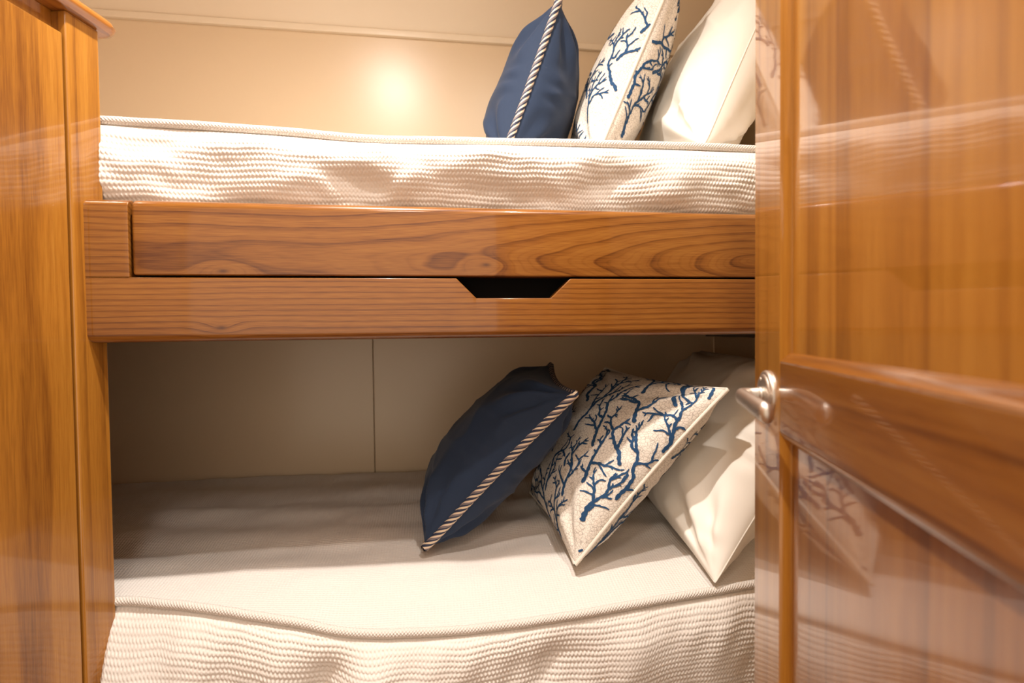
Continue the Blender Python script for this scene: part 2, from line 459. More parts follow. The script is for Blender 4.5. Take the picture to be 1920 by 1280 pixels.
# ------------------------------------------------------------------ the wooden locker on the left
LD = math.atan2(0.226, 0.974)                       # the locker face runs 13 degrees off the bunk's normal
lk = tag(empty('wooden_locker', (-0.578, 1.0, 0.0), -LD), 'glossy honey-brown wooden locker with a rounded top at the left', 'locker')
# local frame: y runs along the face away from the doorway, x points out of the face
box('post', (-0.045, -0.0225, 0.0), (0.0, 0.0425, 1.675), M_wv2, lk, 0.004, 3)
def loc(x, y):                                       # cabin coordinates to the locker's own
    dx, dy = x + 0.578, y - 1.0
    return (dx * math.cos(LD) - dy * math.sin(LD), dx * math.sin(LD) + dy * math.cos(LD))
CF = lambda y: -0.578 + (y - 1.0) * math.tan(LD) - 0.030   # the carcass front, behind the face
poly_prism('carcass', [loc(-1.235, 0.10), loc(CF(0.10), 0.10), loc(CF(1.036), 1.036), loc(-1.235, 1.036)], 0.0, 1.674, M_wv2, lk, 0.002)
box('header', (-0.032, -0.86, 1.60), (-0.024, -0.0225, 1.6745), M_wv2, lk, 0.001)
box('locker_door', (-0.022, -0.62, 0.06), (-0.001, -0.0275, 1.6345), M_wv1, lk, 0.0025, 3)
# rounded top with a bullnose edge
M_cap = wood('locker_top_wood', 'Y', 6.0, ring=12.0, center=(0.1, 0, -1.5), tint=1.15)
def locker_top():
    zs = [(0.0, 0.016), (0.002, 0.007), (0.006, 0.002), (0.012, 0.0), (0.018, 0.002), (0.023, 0.008), (0.026, 0.017)]
    t = math.tan(LD); n = (math.cos(LD), -math.sin(LD))
    rings = []
    for dz, ins in zs:
        ov, yb, r = 0.018 - ins, 1.082 - ins, 0.034
        xf = lambda y: -0.578 + (y - 1.0) * t + ov / math.cos(LD)
        # circle of radius r touching the front line and the far line
        cy = yb - r; cx = xf(cy) - r / math.cos(LD)
        pts = [(-1.235, 0.09), (xf(0.09), 0.09)]
        for a in np.linspace(-LD, math.pi / 2, 16): pts.append((cx + r * math.cos(a), cy + r * math.sin(a)))
        pts.append((-1.235, yb))
        rings.append([(*loc(*p), 1.675 + dz) for p in pts])
    o = loft('locker_top', rings, M_cap, lk)
    o.data.set_sharp_from_angle(angle=math.radians(40))
locker_top()

# ------------------------------------------------------------------ the upper bunk with its fascia
ub = tag(empty('upper_bunk', (0, 0, 0)), 'varnished wooden upper bunk front with a cut-out finger pull', 'bunk')
def board(name, xs, zb, zt, y0, th, rb, rtp, er0, er1, mat, parent):
    """front board: bullnosed top and bottom, ends eased."""
    xs = list(xs)
    cols = []
    for (xa, sgn, er) in ((xs[0], 1, er0), (xs[-1], -1, er1)):
        if er > 0:
            cc = [(xa + sgn * er * (1 - math.cos(a)), er * (1 - math.sin(a))) for a in np.linspace(0, math.pi / 2, 7)]
            cols.append(cc if sgn > 0 else cc[::-1])
        else: cols.append([(xa, 0.0)])
    mid = [(x, 0.0) for x in xs if cols[0][-1][0] < x < cols[1][0][0]]
    rings = []
    for x, ins in cols[0] + mid + cols[1]:
        b, t = zb(x) + ins, zt(x) - ins
        f, k = y0 + ins, y0 + th - ins
        p = [(x, k, b + 0.002), (x, k - 0.002, b)]
        for a in np.linspace(0, math.pi / 2, 9):
            p.append((x, f + rb * (1 - math.sin(a)), b + rb * (1 - math.cos(a))))
        for a in np.linspace(0, math.pi / 2, 9):
            p.append((x, f + rtp * (1 - math.cos(a)), t - rtp * (1 - math.sin(a))))
        p += [(x, k - 0.002, t), (x, k, t - 0.002)]
        rings.append(p)
    o = loft(name, rings, mat, parent)
    o.data.set_sharp_from_angle(angle=math.radians(35))
    return o
XR = 0.975
def cut(x):                                         # the finger pull in the lower board's top edge
    return float(np.interp(x, [0.046, 0.083, 0.226, 0.264], [1.2425, 1.2055, 1.2055, 1.2425]))
lin = lambda a, b, n: list(np.linspace(a, b, n))
board('lower_board', lin(-0.582, 0.0, 40) + lin(0.044, 0.049, 4) + lin(0.08, 0.086, 5) + [0.15] + lin(0.223, 0.229, 5) + lin(0.261, 0.267, 4) + lin(0.3, XR, 40),
      lambda x: 1.131, cut, 1.0, 0.034, 0.016, 0.0016, 0.003, 0, M_low, ub)
board('end_block', lin(-0.582, -0.510, 10), lambda x: 1.2432, lambda x: 1.376, 1.0, 0.034, 0.0006, 0.014, 0.003, 0.0015, M_end, ub)
board('lee_board', lin(-0.5055, XR, 60), lambda x: 1.2465, lambda x: 1.376, 1.0, 0.034, 0.003, 0.014, 0.006, 0, M_lee, ub)
box('recess_shade_sheet', (-0.58, 1.038, 1.14), (XR, 1.044, 1.36), M_black, ub)  # black sheet standing in for shade behind the finger pull and board gaps
box('platform', (X0 + 0.005, 1.046, 1.165), (XR, YB - 0.002, 1.374), M_ply, ub)
box('cleat', (0.945, 1.06, 1.112), (XR, YB - 0.004, 1.164), M_wdark, ub, 0.002)

lb = tag(empty('lower_bunk', (0, 0, 0)), 'wooden base carrying the lower bunk mattress', 'bunk')
box('base', (X0 + 0.005, 1.05, 0.0), (XR, YB - 0.002, 0.30), M_ply, lb)
box('front_board', (-0.565, 1.01, 0.0), (XR, 1.045, 0.30), M_low, lb, 0.003)

# ------------------------------------------------------------------ mattresses with knitted covers
def smooth_path(ctrl, xs):
    """Catmull-Rom through (x, y, z) control points, resampled by x."""
    c = np.asarray(ctrl, float)
    t = np.linspace(0, len(c) - 1, 2000)
    i = np.clip(t.astype(int), 0, len(c) - 2); f = (t - i)[:, None]
    p0 = c[np.clip(i - 1, 0, len(c) - 1)]; p1 = c[i]; p2 = c[i + 1]; p3 = c[np.clip(i + 2, 0, len(c) - 1)]
    P = 0.5 * (2 * p1 + (p2 - p0) * f + (2 * p0 - 5 * p1 + 4 * p2 - p3) * f ** 2 + (3 * p1 - p0 - 3 * p2 + p3) * f ** 3)
    return np.interp(xs, P[:, 0], P[:, 1]), np.interp(xs, P[:, 0], P[:, 2])

TOPS = {}
def rest_on(name):
    """a pillow's cloth flattens where it meets the mattress"""
    def f(P, U, W, sd):
        tx, ty, t, Z = TOPS[name]
        x, y, z = P[..., 0], P[..., 1], P[..., 2].copy()
        i = np.clip(((x - tx[0]) / 0.005).astype(int), 0, len(tx) - 1)
        T = (y - ty[i]) / (1.742 - ty[i])
        j = np.clip(np.searchsorted(t, np.clip(T, 0, 1)), 0, len(t) - 1)
        h = Z[j, i] + 0.004
        w = 0.012
        zz = np.where(T > -0.03, h + w * np.logaddexp(0, (z - h) / w), z)
        zz = np.where(z - h > 0.08, z, zz)
        P[..., 2] = zz
        return P
    return f
def mattress(root, ctrl, x0, x1, skirt_h, bulge, zback, top_fn, fold_fn, seed, zcore):
    # piping
    xs = np.arange(x0, x1, 0.004)
    py, pz = smooth_path(ctrl, xs)
    pz = pz + 0.0012 * snoise(xs * 22, xs * 0, seed + 3); py = py + 0.0015 * snoise(xs * 17, xs * 0, seed + 4)
    V, F, uv = tube_path(np.stack([xs, py, pz], -1), 0.0080, 14, lobes=0)
    mesh_np('piping', V, F, M_rope, root, uv=uv * np.array([1.0, 0.05, 1.0]))
    # skirt
    cx = np.arange(x0, x1, 0.0019); ny = int(skirt_h / 0.0015)
    sy, sz = smooth_path(ctrl, cx)
    t = np.linspace(0, 1, ny)
    T, X = np.meshgrid(t, cx, indexing='ij')
    SY = np.broadcast_to(sy, T.shape); SZ = np.broadcast_to(sz, T.shape)
    f = fold_fn(X, T)
    Yb = SY + 0.008 * np.exp(-T * skirt_h / 0.008) - bulge(X, T) + f
    Zb = SZ - 0.004 - T * (SZ - 0.004 - zcore)
    wob = 0.0065 * snoise(X * 11, T * skirt_h * 12, seed + 11, 4) + 0.0016 * snoise(X * 40, T * skirt_h * 25, seed + 12, 3)
    v = T * skirt_h + wob
    rowp = 0.0098
    row = v / rowp
    idx = np.floor(row)
    ridge = np.abs(np.sin(np.pi * row)) ** 0.8
    peb = 0.5 + 0.5 * np.cos(2 * np.pi * (X / 0.0072 + 0.5 * (idx % 2) + 0.25 * snoise(X * 30, T * 9, seed + 5, 3)))
    amp = 0.75 + 0.45 * snoise(X * 14, T * 7, seed + 6, 3)
    h = 0.0030 * amp * (ridge * (0.38 + 0.62 * peb) + 0.25 * peb)
    Yb = Yb - h * np.clip(T * skirt_h / 0.012, 0, 1)
    V = np.stack([X, Yb, Zb], -1).reshape(-1, 3)
    mesh_np('skirt', V, grid_faces(ny, len(cx), flip=True), M_waffle, root, uv=np.stack([X, v, 0 * X], -1).reshape(-1, 3))
    # top
    tx = np.arange(x0, x1, 0.005); n = 170
    ty, tz = smooth_path(ctrl, tx)
    t = np.linspace(0, 1, n) ** 1.15
    T, X = np.meshgrid(t, tx, indexing='ij')
    Y = ty + T * (1.742 - ty)
    Z = tz + top_fn(X, Y, T, tz)
    TOPS[root.name] = (tx, ty, t, Z)
    V = np.stack([X, Y, Z], -1).reshape(-1, 3)
    mesh_np('top_cover', V, grid_faces(n, len(tx)), M_bedtop, root, uv=np.stack([X, Y, 0 * X], -1).reshape(-1, 3))

# upper mattress
um = tag(empty('upper_mattress', (0, 0, 1.376)), 'white knitted mattress on the upper bunk with roped edge', 'mattress')
ctrl_u = [(-1.2, 1.06, 1.527), (-0.75, 1.058, 1.527), (-0.58, 1.055, 1.5265), (-0.4, 1.055, 1.523), (-0.25, 1.055, 1.518), (-0.12, 1.052, 1.511),
          (0.0, 1.053, 1.513), (0.2, 1.055, 1.5185), (0.45, 1.055, 1.522), (0.70, 1.055, 1.524), (0.96, 1.06, 1.525)]
def bulge_u(X, T):
    b = 0.028 + 0.006 * snoise(X * 6, T * 0, 21, 3)
    pk = 0.34 + 0.12 * snoise(X * 4, T * 0, 22, 3)
    s = np.where(T < pk, T / pk, 1 + (T - pk) / (1 - pk))
    return b * np.sin(0.5 * np.pi * np.clip(s, 0, 2)) ** 0.8
def fold_u(X, T):
    g = lambda x, t, sx, st: np.exp(-((X - x) / sx) ** 2 - ((T - t) / st) ** 2)
    return (0.012 * snoise(X * 15, T * 2.6, 31, 4) * np.clip(T * 4, 0, 1)
            + 0.015 * g(-0.125 + 0.04 * (T - 0.6), 0.66, 0.055, 0.24) - 0.012 * g(-0.045 - 0.05 * (T - 0.6), 0.66, 0.03, 0.22) + 0.010 * g(0.08, 0.75, 0.10, 0.2)
            - 0.010 * g(-0.47, 0.98, 0.07, 0.2) + 0.012 * g(0.36, 0.62, 0.06, 0.22) - 0.008 * g(0.50, 0.7, 0.05, 0.2))
def top_u(X, Y, T, tz):
    e = np.clip(T / 0.22, 0, 1)
    return (np.sin(e * np.pi / 2) * (0.018 + 0.008 * snoise(X * 7, Y * 6, 41, 4)) + 0.006 * snoise(X * 22, Y * 20, 42, 3) * e + 0.010 * np.exp(-((X + 0.56) / 0.16) ** 2) * e)
lm = tag(empty('lower_mattress', (0, 0, 0.302)), 'cream white knitted mattress on the lower bunk with sagging roped edge', 'mattress')

def with_parent(root, fn, *a):
    """build children in world coordinates, then hang them on the root without moving them"""
    before = set(bpy.data.objects)
    fn(root, *a)
    for o in set(bpy.data.objects) - before:
        if o.parent is root:
            o.matrix_parent_inverse = Matrix.Translation(-Vector(root.location))
with_parent(um, mattress, ctrl_u, -1.2, 0.96, 0.136, bulge_u, 1.53, top_u, fold_u, 100, 1.379)
o = box('core', (-1.2, 1.075, 1.3765), (0.96, 1.735, 1.50), M_bedtop, um, 0.02); o.matrix_parent_inverse = Matrix.Translation(-Vector(um.location))

ctrl_l = [(-1.2, 1.052, 0.665), (-0.72, 1.052, 0.667), (-0.57, 1.045, 0.664), (-0.50, 1.03, 0.662), (-0.40, 1.0, 0.659), (-0.25, 0.966, 0.641), (-0.16, 0.948, 0.624), (-0.07, 0.940, 0.617),
          (0.08, 0.940, 0.6125), (0.275, 0.945, 0.6195), (0.45, 0.954, 0.629), (0.62, 0.964, 0.635), (0.80, 0.975, 0.642), (0.96, 0.985, 0.648)]
def bulge_l(X, T):
    b = 0.022 + 0.008 * snoise(X * 5, T * 0, 51, 3)
    left = 0.040 * np.exp(-((X + 0.55) / 0.10) ** 2) * np.clip((X + 0.60) / 0.03, 0, 1) * np.clip((T - 0.05) / 0.3, 0, 1)
    b = b * np.clip((X + 0.66) / 0.22, 0.0, 1)
    return left + b * np.sin(np.pi * np.clip(T * 1.05, 0, 1) ** 0.7) + 0.012 * np.clip(T, 0, 1) * np.clip((X + 0.62) / 0.1, 0, 1)
def fold_l(X, T):
    sk = X + 0.10 * T
    k = np.clip((X + 0.62) / 0.2, 0.0, 1) * np.clip(T * 5, 0, 1)
    g = lambda x, t, sx, st: np.exp(-((sk - x) / sx) ** 2 - ((T - t) / st) ** 2)
    return k * 1.5 * (0.008 * snoise(sk * 15, T * 2.0, 61, 4) + 0.016 * g(-0.17, 0.35, 0.04, 0.3) - 0.01 * g(-0.09, 0.3, 0.04, 0.3)
                + 0.012 * g(0.22, 0.25, 0.06, 0.2) + 0.012 * g(0.09, 0.45, 0.05, 0.2) - 0.008 * g(0.40, 0.3, 0.06, 0.3))
def top_l(X, Y, T, tz):
    e = np.sin(np.clip(T / 0.30, 0, 1) * np.pi / 2)
    k = np.interp(T, [0, 0.15, 0.4, 0.75, 1.0], [0, 0.026, 0.055, 0.067, 0.062])
    k = k * np.clip((0.69 - tz) / 0.062, 0.4, 1.2)
    yw = Y + 0.020 * snoise(X * 5, Y * 4, 73, 3)
    fold = 0.0085 * np.sin((yw - 1.2 + 0.10 * X + 0.03 * snoise(X * 7, Y * 3, 75, 3)) * 2 * np.pi / 0.15) * np.clip((Y - 1.14) / 0.08, 0, 1) * (0.55 + 0.45 * snoise(X * 4, Y * 3, 74, 3))
    return k + e * (0.009 * snoise(X * 8, Y * 12, 71, 4) + 0.0016 * snoise(X * 25, Y * 25, 72, 3)) + fold
with_parent(lm, mattress, ctrl_l, -1.2, 0.96, 0.30, bulge_l, 0.69, top_l, fold_l, 200, 0.335)
o = box('core', (-1.2, 1.085, 0.302), (0.96, 1.735, 0.60), M_bedtop, lm, 0.02); o.matrix_parent_inverse = Matrix.Translation(-Vector(lm.location))

# ------------------------------------------------------------------ pillows
class Pillow:
    """u: front (-1) to back (1); v: bottom (-1) to top (1). side +1 faces left / up, -1 faces right / down."""
    def __init__(s, FB, FT, BT, BB, T, pinch=0.10, seed=0, n=96, wr=0.006, power=(2.4, 0.55), T2=None, sag=0.0, spread=None, bend=None):
        s.c = [np.array(p, float) for p in (FB, FT, BT, BB)]
        FB, FT, BT, BB = s.c
        s.lu = np.linalg.norm(BB - FB) * 0.5 + np.linalg.norm(BT - FT) * 0.5
        s.lv = np.linalg.norm(FT - FB) * 0.5 + np.linalg.norm(BT - BB) * 0.5
        nn = np.cross((BB + BT - FB - FT), (FT + BT - FB - BB)); s.nrm = nn / np.linalg.norm(nn)
        if s.nrm[0] > 0: s.nrm = -s.nrm
        s.n = n
        g = np.linspace(-1, 1, n)
        g = np.sign(g) * (1 - (1 - np.abs(g)) ** 1.35)        # denser towards the seam
        s.g = g
        U, W = np.meshgrid(g, g)                              # rows: v, cols: u
        s.U, s.W = U, W
        s.side = {}; s.au = {}; s.av = {}; s.hu = {}; s.hv = {}
        for sd in (1, -1):
            pu = U * (1 - pinch * (1 - W ** 2) * np.abs(U) ** 1.5)
            pv = W * (1 - pinch * (1 - U ** 2) * np.abs(W) ** 1.5)
            a = (pu + 1) / 2; b = (pv + 1) / 2
            P = (FB[None, None] * ((1 - a) * (1 - b))[..., None] + FT[None, None] * ((1 - a) * b)[..., None]
                 + BT[None, None] * (a * b)[..., None] + BB[None, None] * (a * (1 - b))[..., None])
            p, q = power
            th = ((1 - np.abs(U) ** p) * (1 - np.abs(W) ** p)) ** q
            if sag: th = th * (1 + sag * (-W) * (1 - W ** 2) * 1.4)
            edge = np.clip((1 - np.maximum(np.abs(U), np.abs(W))) / 0.12, 0, 1)
            x, y = U * s.lu * 0.5, W * s.lv * 0.5
            rg = np.random.RandomState(seed + (7 if sd < 0 else 0))
            w = 0.5 * snoise(x * 16, y * 16, seed + 1 + (50 if sd < 0 else 0), 4)
            # folds that run in from the corners
            for cu, cv in ((-1, -1), (-1, 1), (1, 1), (1, -1)):
                ang = np.arctan2((W - cv) * -cv, (U - cu) * -cu)
                rr = np.hypot(U - cu, W - cv)
                w = w + 1.3 * np.sin(ang * 11 + rg.uniform(0, 6)) * np.exp(-((rr - 0.35) / 0.35) ** 2)
            rn = 1 - np.abs(snoise(x * 9 + 0.3 * y, y * 13, seed + 90 + sd, 3, rough=0.5)) * 2.2
            w = w + 0.6 * np.clip(rn, 0, 1) ** 3
            # puckers along the seam
            w = w + 0.5 * np.sin(y * 95 + 3 * np.sin(y * 31) + rg.uniform(0, 6)) * np.exp(-((1 - np.abs(U)) / 0.22) ** 2)
            tt = (T if sd > 0 else (T2 or T))
            off = sd * (tt * th + wr * w * edge * np.clip(th * 2.0, 0, 1))
            P = P + s.nrm * off[..., None]
            if bend is not None: P = bend(P, U, W, sd)
            s.side[sd] = P
        for sd in (1, -1):
            P = s.side[sd]
            du = np.gradient(P, axis=1); dv = np.gradient(P, axis=0)
            N = np.cross(du, dv); N /= np.linalg.norm(N, axis=2)[..., None] + 1e-12
            c = n // 2
            if N[c, c] @ s.nrm * sd < 0: N = -N
            setattr(s, 'N%d' % sd, N)
            def arc(line):
                d = np.concatenate([[0], np.cumsum(np.linalg.norm(np.diff(line, axis=0), axis=1))])
                return d - d[-1] / 2, d[-1] / 2
            s.au[sd], s.hu[sd] = arc(P[c]); s.av[sd], s.hv[sd] = arc(P[:, c])
    def base(s):
        return s.c[0] * 0.5 + s.c[3] * 0.5
    def cover(s, mat, root):
        n = s.n
        A, B = s.side[1], s.side[-1]
        V = np.concatenate([A.reshape(-1, 3), B.reshape(-1, 3)])
        FA = grid_faces(n, n); FB_ = grid_faces(n, n, flip=True, off=n * n)
        # stitch: reuse A's border for B
        idx = np.arange(n * n).reshape(n, n)
        bord = np.zeros((n, n), bool); bord[0] = bord[-1] = True; bord[:, 0] = bord[:, -1] = True
        remap = np.arange(2 * n * n)
        remap[n * n:][bord.ravel()] = idx[bord]
        F = np.concatenate([FA, remap[FB_]])
        used = np.unique(F); new = np.full(2 * n * n, -1); new[used] = np.arange(len(used))
        x, y = np.meshgrid(s.au[1], s.av[1]); x2, y2 = np.meshgrid(s.au[-1], s.av[-1])
        uv = np.concatenate([np.stack([x, y, 0 * x], -1).reshape(-1, 3), np.stack([x2, y2, 0 * x], -1).reshape(-1, 3)])
        v0 = V[F[0]]; nn = np.cross(v0[1] - v0[0], v0[2] - v0[0])
        k = (n // 2) * (n - 1) + n // 2
        q = V[F[k]]; nq = np.cross(q[1] - q[0], q[2] - q[0])
        if nq @ s.nrm < 0: F = F[:, ::-1]
        return mesh_np('cover', V[used], new[F], mat, root, uv=uv[used])
    def border(s, m=420):
        A = s.side[1]; n = s.n
        loop = np.concatenate([A[:, 0], A[-1, 1:], A[::-1, -1][1:], A[0, ::-1][1:]])      # FB>FT>BT>BB>FB
        d = np.concatenate([[0], np.cumsum(np.linalg.norm(np.diff(loop, axis=0), axis=1))])
        t = np.linspace(0, d[-1], m)
        return np.stack([np.interp(t, d, loop[:, i]) for i in range(3)], -1)
    def sample(s, sd, x, y, off):
        g = s.g; n = s.n
        ua = np.interp(x, s.au[sd], g); va = np.interp(y, s.av[sd], g)
        ul = x / s.hu[sd]; vl = y / s.hv[sd]            # the cloth lies flatter towards the other seam
        tu = np.clip(1 - np.abs(vl) ** 3, 0, 1); tv = np.clip(1 - np.abs(ul) ** 3, 0, 1)
        u = tu * ua + (1 - tu) * ul; v = tv * va + (1 - tv) * vl
        u = np.clip(u, -0.999, 0.999); v = np.clip(v, -0.999, 0.999)
        i = np.clip(np.searchsorted(g, u) - 1, 0, n - 2); j = np.clip(np.searchsorted(g, v) - 1, 0, n - 2)
        a = ((u - g[i]) / (g[i + 1] - g[i]))[:, None]; b = ((v - g[j]) / (g[j + 1] - g[j]))[:, None]
        def bl(Q): return Q[j, i] * (1 - a) * (1 - b) + Q[j, i + 1] * a * (1 - b) + Q[j + 1, i] * (1 - a) * b + Q[j + 1, i + 1] * a * b
        N = getattr(s, 'N%d' % sd)
        return bl(s.side[sd]) + bl(N) * off

def grow_corals(rg, plants, hu, hv, width):
    """antler-like corals that fill the cloth without running into each other; list of branch lists per plant"""
    occ = np.zeros((60000, 3)); n_occ = 0                       # x, y, branch id
    res = [[] for _ in plants]
    queue = []
    for k, (u, v, ang, ln) in enumerate(plants):
        queue.append((0, k, u * hu, v * hv, ang, ln, width, -1))
    bid = 0
    fam = np.full(6000, -1)
    while queue:
        queue.sort(key=lambda q: q[0])
        dep, k, x, y, ang, ln, w, par = queue.pop(0)
        bid += 1; fam[bid] = k
        n = max(3, int(ln / 0.0035)); st = ln / n
        a = ang; pts = [(x, y)]; kids = []
        nxt = rg.uniform(0.16, 0.30); side = rg.choice([-1, 1])
        for i in range(n):
            a += rg.normal(0, 0.20) + 0.10 * (ang - a)
            nx, ny = x + st * math.cos(a), y + st * math.sin(a)
            if abs(nx) > hu * 0.985 or abs(ny) > hv * 0.985: break
            if n_occ:
                o = occ[:n_occ]
                d = np.hypot(o[:, 0] - nx, o[:, 1] - ny)
                same = fam[o[:, 2].astype(int)] == k
                bad = (d < np.where(same, 0.0050, 0.0070)) & (o[:, 2] != bid) & ~((o[:, 2] == par) & (i < 5)) & ~(same & (i < 2))
                if bad.any(): break
            x, y = nx, ny
            pts.append((x, y))
            f = (i + 1) / n
            if dep < 2 and f >= nxt and f < 0.93:
                kids.append((dep + 1, k, x, y, a + side * rg.uniform(0.6, 1.1), ln * rg.uniform(0.40, 0.62) * (1.1 - 0.4 * f), max(0.0034, w * 0.74), bid))
                side = -side if rg.uniform() < 0.8 else side
                nxt = f + rg.uniform(0.13, 0.22)
        if len(pts) < 3: continue
        for p in pts:
            occ[n_occ] = (p[0], p[1], bid); n_occ += 1
        res[k].append((pts, w, max(0.0028, w * 0.6)))
        if len(pts) > n * 0.7 and dep < 2:
            for sg in (-1, 1):
                kids.append((dep + 1.5, k, x, y, a + sg * rg.uniform(0.35, 0.65), max(0.012, ln * 0.22), max(0.0026, w * 0.6), bid))
        queue += kids
    return res

def coral_print(pl, root, seeds, plants):
    """one printed coral per object"""
    for sd in (1, -1):
        rg = np.random.RandomState(seeds + (3 if sd < 0 else 0))
        hu, hv = pl.hu[sd], pl.hv[sd]
        for out in grow_corals(rg, plants[sd], hu, hv, 0.0082):
            Vs, Fs = [], []; base = 0
            for pts, w0, w1 in out:
                p = np.array(pts); m = len(p)
                d = np.gradient(p, axis=0); d /= np.linalg.norm(d, axis=1)[:, None] + 1e-12
                nr = np.stack([-d[:, 1], d[:, 0]], -1)
                w = np.linspace(w0, w1, m) * 0.5 * (1 + 0.2 * np.sin(np.arange(m) * 1.7 + rg.uniform(0, 6)))
                w[-1] *= 0.55
                if w0 > 0.006: w[0] *= 0.5
                for q in (p + nr * w[:, None], p, p - nr * w[:, None]):
                    Vs.append(pl.sample(sd, q[:, 0], q[:, 1], 0.0013))
                a = np.arange(m - 1)
                F1 = np.stack([a, a + 1, a + 1 + m, a + m], -1) + base
                Fs.append(F1); Fs.append(F1 + m)
                base += 3 * m
            if not Vs: continue
            o = mesh_np('coral_print', np.concatenate(Vs), np.concatenate(Fs), M_coral, root)
            o['label'] = 'navy blue branching coral print'

def pillow(name, pl, kind, label, group=None, seeds=0, plants=None):
    t = tag(empty(name, tuple(pl.base())), label, 'pillow', group)
    before = set(bpy.data.objects)
    if kind == 'navy':
        pl.cover(M_navy, t)
        P = pl.border(900)
        V, F, uv = tube_path(P, 0.0085, 12, lobes=4, lobe_amp=0.08, pitch=0.017)
        c = mesh_np('cord', V, F, M_cord, t, uv=uv); c['label'] = 'twisted cord striped cream and navy'
    elif kind == 'coral':
        pl.cover(M_crackle, t)
        V, F, uv = tube_path(pl.border(420), 0.0042, 8)
        mesh_np('piping', V, F, M_cream, t, uv=uv * np.array([1.0, 0.026, 1.0]))
        coral_print(pl, t, seeds, plants)
    else:
        pl.cover(M_white, t)
        V, F, uv = tube_path(pl.border(420), 0.0016, 6)
        mesh_np('seam', V, F, M_white, t, uv=uv * np.array([1.0, 0.01, 1.0]))
    for o in set(bpy.data.objects) - before:
        if o.parent is t: o.matrix_parent_inverse = Matrix.Translation(-Vector(t.location))
    return t

A = math.radians
def plants_for(rg, mirror):
    out = []
    for i, v in enumerate((-0.92, -0.62, -0.32, -0.02, 0.28, 0.58, 0.86)):
        for u in ((-0.95, -0.56, -0.17, 0.22, 0.62) if i % 2 == 0 else (-0.76, -0.37, 0.02, 0.42, 0.80)):
            out.append((max(-0.95, u + rg.uniform(-0.04, 0.04)), max(-0.95, v + rg.uniform(-0.05, 0.05)), A(66 if u < -0.6 else 52) + rg.normal(0, 0.45), rg.uniform(0.11, 0.17)))
    return out
rgp = np.random.RandomState(5)

# lower bunk
pillow('throw_pillow', Pillow((-0.022, 1.136, 0.682), (0.288, 1.06, 1.012), (0.318, 1.42, 1.046), (0.02, 1.47, 0.70), 0.112, 0.08, 3, wr=0.009, T2=0.085, power=(2.3, 0.5), bend=rest_on('lower_mattress')), 'navy',
       'dark navy throw pillow with striped cord edge leaning on the lower bunk', 'navy throw pillows')
pillow('throw_pillow', Pillow((0.279, 1.035, 0.668), (0.590, 1.0, 1.020), (0.466, 1.40, 1.036), (0.255, 1.40, 0.70), 0.088, 0.06, 14, n=150, wr=0.005, bend=rest_on('lower_mattress')), 'coral',
       'white throw pillow with blue coral print leaning on the lower bunk', 'coral print throw pillows', 21,
       {1: plants_for(rgp, 0), -1: plants_for(rgp, 1)})
pillow('bed_pillow', Pillow((0.535, 0.952, 0.648), (0.86, 0.98, 1.05), (0.84, 1.58, 1.07), (0.56, 1.60, 0.72), 0.110, 0.04, 25, wr=0.010, bend=rest_on('lower_mattress')), 'white',
       'white bed pillow behind the coral pillow on the lower bunk', 'white bed pillows')
# upper bunk
pillow('throw_pillow', Pillow((0.165, 1.22, 1.535), (0.300, 1.22, 1.905), (0.385, 1.60, 1.905), (0.25, 1.60, 1.545), 0.105, 0.05, 36, wr=0.010, bend=rest_on('upper_mattress')), 'navy',
       'navy throw pillow with striped cord edge standing on the upper bunk', 'navy throw pillows')
pillow('throw_pillow', Pillow((0.376, 1.20, 1.530), (0.587, 1.20, 2.005), (0.665, 1.62, 2.005), (0.46, 1.62, 1.545), 0.105, 0.05, 47, n=150, wr=0.004, T2=0.080, bend=rest_on('upper_mattress')), 'coral',
       'white throw pillow with blue coral print standing on the upper bunk', 'coral print throw pillows', 33,
       {1: plants_for(rgp, 0), -1: plants_for(rgp, 1)})
pillow('bed_pillow', Pillow((0.603, 1.12, 1.545), (0.865, 1.20, 2.04), (0.88, 1.68, 2.04), (0.68, 1.68, 1.56), 0.108, 0.03, 58, wr=0.008, T2=0.125, power=(3.2, 0.5), bend=rest_on('upper_mattress')), 'white',
       'white bed pillow at the head of the upper bunk beside the door', 'white bed pillows')

# ------------------------------------------------------------------ the open cabin door on the right
DA = math.atan2(-0.948, -0.319)                      # local x: from the free edge back to the hinges
dr = tag(empty('door_1', (0.431, 0.664, 0.0), DA), 'open glossy wooden cabin door with two recessed panels', None, kind='structure')
DW, DT, Z0, Z1 = 0.62, 0.034, 0.03, 1.99
SW, RZ0, RZ1 = 0.106, 1.026, 1.106
